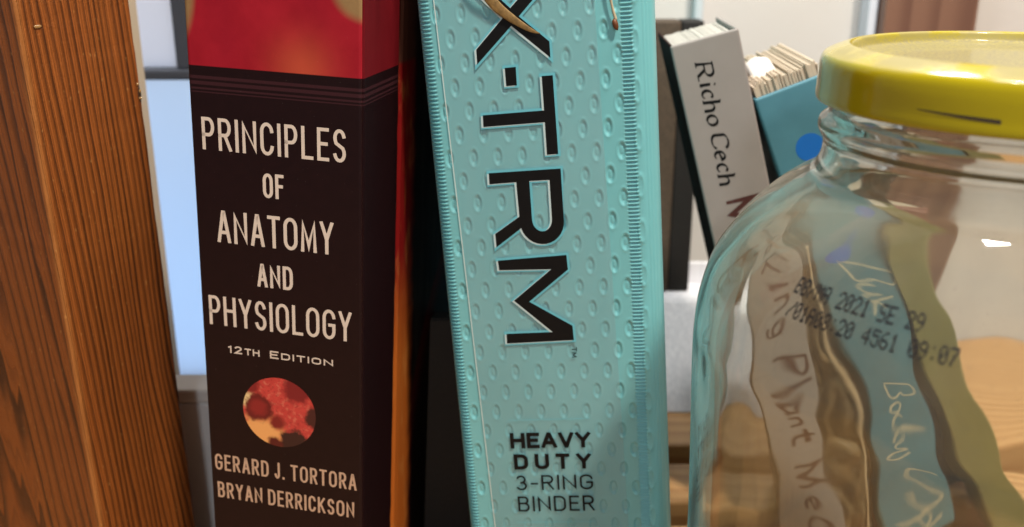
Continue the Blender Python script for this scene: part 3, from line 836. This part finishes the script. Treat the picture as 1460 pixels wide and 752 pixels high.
pen([(117.8, 13.4), (115.6, 11), (117.4, 8.6), (120, 10), (124.5, 19.8), (120.8, 13), (121.2, 9), (122.8, 8.6)])
pen([(123.6, 13.6), (124, 9.4), (126, 9.2), (127.8, 13.8), (128.4, 7), (131.8, 3.6), (133.2, 8), (129.8, 14.6)])
pen([(146.6, 20.1), (143.8, 16.5), (141, 10.5), (144, 8.6), (147.2, 11), (151, 14.4), (155.4, 20.2), (156.4, 14), (153.6, 9.0), (149.5, 8.4)])
pen([(156.2, 12.8), (158.4, 3.6)]); pen([(156.8, 12.4), (159.2, 13.8), (160.8, 11.2), (157.8, 9.0)])
pen([(161.2, 19.0), (162.2, 9.0)])
k.build('handwriting', SCRIPT, F.e)

DKB = plain('gap_shade_dark', (.020, .016, .013, 1), .6, var=.4, vs=70)  # added dark slab in place of the shadow between teal and olive
F = paperback('dark_book', (.1158, .3520, .1384), -.425, -.1515, .0060, .0180, .030, (DKB, DKB, DKB), PAGES,
              'dark brown slab added for the shaded gap between the teal book and the olive book')
OLC = plain('olive_cover', (.205, .195, .070, 1), .55, var=.3, vs=60)
F = paperback('olive_book', (.1292, .3155, .1004), -.500, -.1144, .0330, .0142, .032, (OLC, OLC, OLC), PAGES,
              'narrow olive green book leaning at the right end of the row behind the jar')
k = Ink(on_front_down(F, .00006))
OLI = plain('dark_olive_ink', (.10, .10, .035, 1), .5)
for i, (x0, x1, y) in enumerate(((50.0, 65.0, 5.2), (50.0, 65.0, 6.9))): k.ribbon([(x0 * MM, y * MM), (x1 * MM, y * MM)], .00022)
k.ribbon([(50.0 * MM, 5.2 * MM), (50.0 * MM, 6.9 * MM)], .00022)
k.build('spine_mark', OLI, F.e)
RBC = plain('red_brown_cover', (.22, .085, .055, 1), .6, var=.3, vs=80)
F = paperback('red_brown_book', (.1510, .3860, .1120), .0, -.1120, .0100, .0175, .060, (RBC, RBC, RBC), PAGES,
              'reddish brown book mostly hidden behind the top of the olive book')

# crumpled kraft wrapper wedged between the white and the teal book
t = NT('kraft_paper')
n = t.noise(t.co, 180, 5, .6)
c = t.mix(n, (.10, .062, .028, 1), (.29, .20, .10, 1))
KRAFT = t.done(t.bsdf(Base_Color=c, Roughness=.5, Normal=t.bump(t.noise(t.scale(t.co, 1, 1, .4), 300, 4), .6, .0008)))
cw = empty('crumpled_wrapper', Matrix.Translation((.129, .334, .0)))
def wr(k, z):                                   # x of the white book's right face and of the teal book's left face at height z
    xl = .05795 + .0222 * .964 - .2754 * (z - .1604) + .0010
    xr = .08244 - .4040 * (z - .15457) - .0012
    return xl + (xr - xl) * k
vs, fs, NZ, NK = [], [], 60, 12
for i in range(NZ + 1):
    z = .0005 + .128 * i / NZ
    for k in range(NK + 1):
        kk = k / NK
        wob = .5 + .5 * mnoise.noise(Vector((kk * 2.2, z * 55, 4.1)))
        y = .3235 + .006 * wob + .004 * mnoise.noise(Vector((kk * 6, z * 130, 2.0))) - .004 * sin(kk * pi)
        x = wr(kk * .97 + .01, z)
        vs.append((x - .129, y - .334, z))
nf = len(vs)
vs += [(a, .040, c_) for a, b, c_ in vs]
for i in range(NZ):
    for k in range(NK):
        a = i * (NK + 1) + k; fs.append((a, a + 1, a + NK + 2, a + NK + 1)); fs.append((nf + a, nf + a + NK + 1, nf + a + NK + 2, nf + a + 1))
    for k in (0, NK):
        a = i * (NK + 1) + k; fs.append((a, a + NK + 1, nf + a + NK + 1, nf + a))
for i in (0, NZ):
    for k in range(NK): a = i * (NK + 1) + k; fs.append((a, nf + a, nf + a + 1, a + 1))
from_py('sheet', vs, fs, KRAFT, cw, True)
rim_pts = []
for i in range(26):
    z = .002 + .118 * i / 25
    rim_pts.append((wr(.80 + .16 * mnoise.noise(Vector((0.3, z * 45, 7))), z) - .129, .3205 - .334 + .002 * mnoise.noise(Vector((5, z * 60, 0))), z))
tube('torn_edge', rim_pts, [.0007, .0005, .0009, .0005, .0006], plain('pale_torn_paper', (.62, .47, .30, 1), .4), cw, 8, .5)
tag(cw, 'crumpled brown paper wrapper wedged between the white paperback and the teal book', 'paper')

# ================================================================== GLASS JAR WITH YELLOW LID
JX, JY = .1044, .1996
jar = empty('glass_jar', Matrix.Translation((JX, JY, 0)))
tag(jar, 'clear glass jar with dusty yellow screw lid and a printed date code on its shoulder', 'jar')
E0 = EYE
out_prof = [(.0300, .0035), (.0480, .0012), (.0540, .0002), (.0580, .0012), (.0605, .0042), (.0614, .0100), (.0616, .0400), (.0618, .0740), (.0623, .0920), (.0630, .1112), (.0634, .1222), (.06335, .1292), (.0629, .1350), (.0616, .1412), (.0598, .1463), (.0568, .1512), (.0531, .1561), (.0484, .1610), (.0441, .1643), (.0412, .1662), (.0396, .1680), (.0388, .1700), (.0386, .1722), (.0389, .1738), (.0397, .1752), (.0400, .1764), (.0397, .1776), (.0389, .1784), (.0382, .1792), (.0378, .1810), (.0377, .1880), (.0372, .1895)]
def smooth_prof(p, n=5): return [(v.x, v.y) for v in spline(p, n)]
OUT = smooth_prof(out_prof, 4)
IN = [(.0345, .1895), (.0340, .1880), (.0345, .1800), (.0352, .1740), (.0357, .1700), (.0372, .1668), (.0412, .1632), (.0456, .1595), (.0505, .1545), (.0542, .1494), (.0571, .1444), (.0589, .1390), (.0602, .1320), (.0606, .1250), (.0603, .1112), (.0596, .0920), (.0592, .0740), (.0590, .0400), (.0588, .0140), (.0570, .0090), (.0520, .0062), (.0300, .0070)]
INS = smooth_prof(IN, 4)
def outer_r(z):
    for (r0, z0), (r1, z1) in zip(OUT, OUT[1:]):
        if z0 <= z <= z1 and z1 > z0 and z > .02: return r0 + (r1 - r0) * (z - z0) / (z1 - z0)
    return OUT[-1][0]
N = 220
vs, fs = [], []
prof = OUT + INS
for i, (r, z) in enumerate(prof):
    inner = i >= len(OUT)
    for k in range(N):
        a = 2 * pi * k / N
        rr = r
        if inner and .01 < z < .165:                   # hand-poured unevenness of the wall thickness
            rr += .00045 * mnoise.noise(Vector((cos(a) * 2.2, sin(a) * 2.2, z * 28))) + .00017 * mnoise.noise(Vector((cos(a) * 7, sin(a) * 7, z * 60)))
        vs.append((rr * cos(a), rr * sin(a), z))
for i in range(len(prof) - 1):
    for k in range(N):
        l = (k + 1) % N; fs.append((i * N + k, i * N + l, (i + 1) * N + l, (i + 1) * N + k))
fs.append(tuple(range(N - 1, -1, -1))); m = len(prof) - 1
fs.append(tuple(m * N + k for k in range(N)))
t = NT('jar_glass')
n = t.noise(t.scale(t.co, 1, 1, .6), 35, 4); fine = t.noise(t.co, 1500, 2)
gb_ = t.bsdf(Base_Color=(.935, .962, .935, 1), Roughness=.035, IOR=1.47, Transmission_Weight=1.0)
t.set(gb_, 'Normal', t.bump(t.noise(t.scale(t.co, 1, 1, .4), 60, 2), .05, .0006))
dust = t.n('BsdfDiffuse'); dust.inputs[0].default_value = (.46, .40, .29, 1)
Z = t.xyz()[2]
shoulder = t.f('MULTIPLY', t.step(Z, .135, .160), .10)
spec = t.f('MULTIPLY', t.step(fine, .70, .76), .35)
lw = t.n('LayerWeight'); lw.inputs[0].default_value = .5
graz = t.f('MULTIPLY', t.f('POWER', lw.outputs['Facing'], 3), t.f('MULTIPLY_ADD', t.step(Z, .125, .155), .50, .05))
shoulder = t.f('ADD', shoulder, t.f('MULTIPLY', graz, .7))
df_ = t.f('ADD', t.f('ADD', t.f('MULTIPLY', t.step(n, .46, .66), .055), .008), t.f('ADD', t.f('MULTIPLY', shoulder, t.f('MULTIPLY_ADD', n, 1.2, .1)), spec), clamp=True)
mx = t.n('MixShader'); t.set(mx, 'i0', df_); t.set(mx, 'i1', gb_.outputs[0]); t.set(mx, 'i2', dust.outputs[0])
GLASS = t.done(mx)
from_py('glass', vs, fs, GLASS, jar, True)

t = NT('yellow_lacquer')
X, Y, Z = t.xyz()
n = t.noise(t.co, 60, 4)
c = t.mix(n, (.40, .325, .003, 1), (.47, .38, .005, 1))
RR = t.f('SQRT', t.f('ADD', t.f('MULTIPLY', X, X), t.f('MULTIPLY', Y, Y)))
topd = t.f('SUBTRACT', 1, t.step(RR, .0335, .0352))
speck = t.noise(t.co, 1500, 3, .7)
dust = t.f('MULTIPLY', topd, t.f('MULTIPLY_ADD', t.step(speck, .38, .60), .42, .55))
rimd = t.f('MULTIPLY', t.f('MULTIPLY', t.step(Z, .1905, .1925), t.step(t.noise(t.co, 70, 4), .42, .58)), .6)
c = t.mix(t.f('MAXIMUM', dust, rimd), c, (.235, .205, .115, 1))
scr = t.step(t.noise(t.scale(t.co, 1, 1, 9), 260, 4, .7), .66, .70)
skirt = t.f('MULTIPLY', scr, t.f('SUBTRACT', 1, topd))
c = t.mix(t.f('MULTIPLY', skirt, .35), c, (.20, .15, .02, 1))
rough = t.f('MULTIPLY_ADD', t.f('MAXIMUM', dust, rimd), .6, .15)
LIDMAT = t.done(t.bsdf(Base_Color=c, Roughness=rough, Specular_IOR_Level=.55, Coat_Weight=.3, Coat_Roughness=.06, Normal=t.bump(t.noise(t.co, 350, 3), .05, .0002)))
lid_prof = [(.0005, .1912), (.020, .1912), (.0310, .1910), (.0330, .1910), (.0338, .1912), (.0342, .1920), (.0345, .1929), (.0348, .1932), (.0353, .19335), (.0360, .1932), (.0378, .1925), (.0396, .19165), (.0403, .1911), (.0407, .1902), (.0409, .1890), (.0410, .1876), (.0410, .1846), (.0411, .1832), (.0410, .1822), (.0404, .1818), (.0399, .1824), (.0401, .1840), (.0400, .1870), (.0392, .1882), (.0380, .1886), (.0360, .1887), (.0300, .1888), (.0005, .1888)]
lid = lathe('lid', smooth_prof(lid_prof, 3), LIDMAT, jar, 200)
# printed date code, dot matrix on the shoulder
FONT = {'B': "11110 10001 10001 11110 10001 10001 11110", '/': "00001 00001 00010 00100 01000 10000 10000", 'M': "10001 11011 10101 10101 10001 10001 10001",
 'A': "01110 10001 10001 11111 10001 10001 10001", '2': "01110 10001 00001 00010 00100 01000 11111", '0': "01110 10001 10011 10101 11001 10001 01110",
 '1': "00100 01100 00100 00100 00100 00100 01110", 'S': "01111 10000 10000 01110 00001 00001 11110", 'E': "11111 10000 10000 11110 10000 10000 11111",
 '9': "01110 10001 10001 01111 00001 00010 01100", '8': "01110 10001 10001 01110 10001 10001 01110", '4': "00010 00110 01010 10010 11111 00010 00010",
 '5': "11111 10000 11110 00001 00001 10001 01110", '6': "00110 01000 10000 11110 10001 10001 01110", ':': "00000 00100 00000 00000 00000 00100 00000",
 '7': "11111 00001 00010 00100 00100 01000 01000", ' ': "00000 00000 00000 00000 00000 00000 00000"}
vs, fs = [], []
random.seed(4)
def stamp(s, th0, th1, ztop, hz):
    step = (th1 - th0) / len(s)
    for i, ch in enumerate(s):
        for r, row in enumerate(FONT[ch].split()):
            for cc, bit in enumerate(row):
                if bit != '1': continue
                th = radians(th0 + step * (i + (cc + .25) / 6.0 + random.uniform(-.012, .012))); z = ztop - hz * r / 6 + random.uniform(-.00003, .00003)
                b = len(vs); rd = .00026 + random.uniform(-.00003, .00002)
                n = 8
                for k in range(n):
                    a = 2 * pi * k / n; zz = z + rd * .95 * sin(a); R_ = outer_r(zz) + .00006; t2 = th + rd * .80 * cos(a) / R_
                    vs.append((R_ * cos(t2), R_ * sin(t2), zz))
                fs.append(tuple(range(b, b + n)))
stamp("BB/MA 2021 SE 29", -153.6, -127.2, E0 - .0617, .0024)
stamp("/01A08:20 4561 09:07", -152.6, -120.8, E0 - .0656, .0024)
from_py('date_print', vs, fs, plain('black_jet_ink', (.010, .009, .012, 1), .5), jar)
# scratch along the lid's skirt
vs, fs = [], []
for i in range(21):
    a = radians(-142 + 20 * i / 20) ; wd = .00006 + .00030 * (i / 20) ** .7; z = .1853 - .0006 * i / 20
    for sg in (1, -1): vs.append((.04108 * cos(a), .04108 * sin(a), z + sg * wd))
for i in range(20): fs.append((2 * i, 2 * i + 1, 2 * i + 3, 2 * i + 2))
from_py('scratch', vs, fs, plain('bare_dark_metal', (.05, .035, .03, 1), .4), lid)
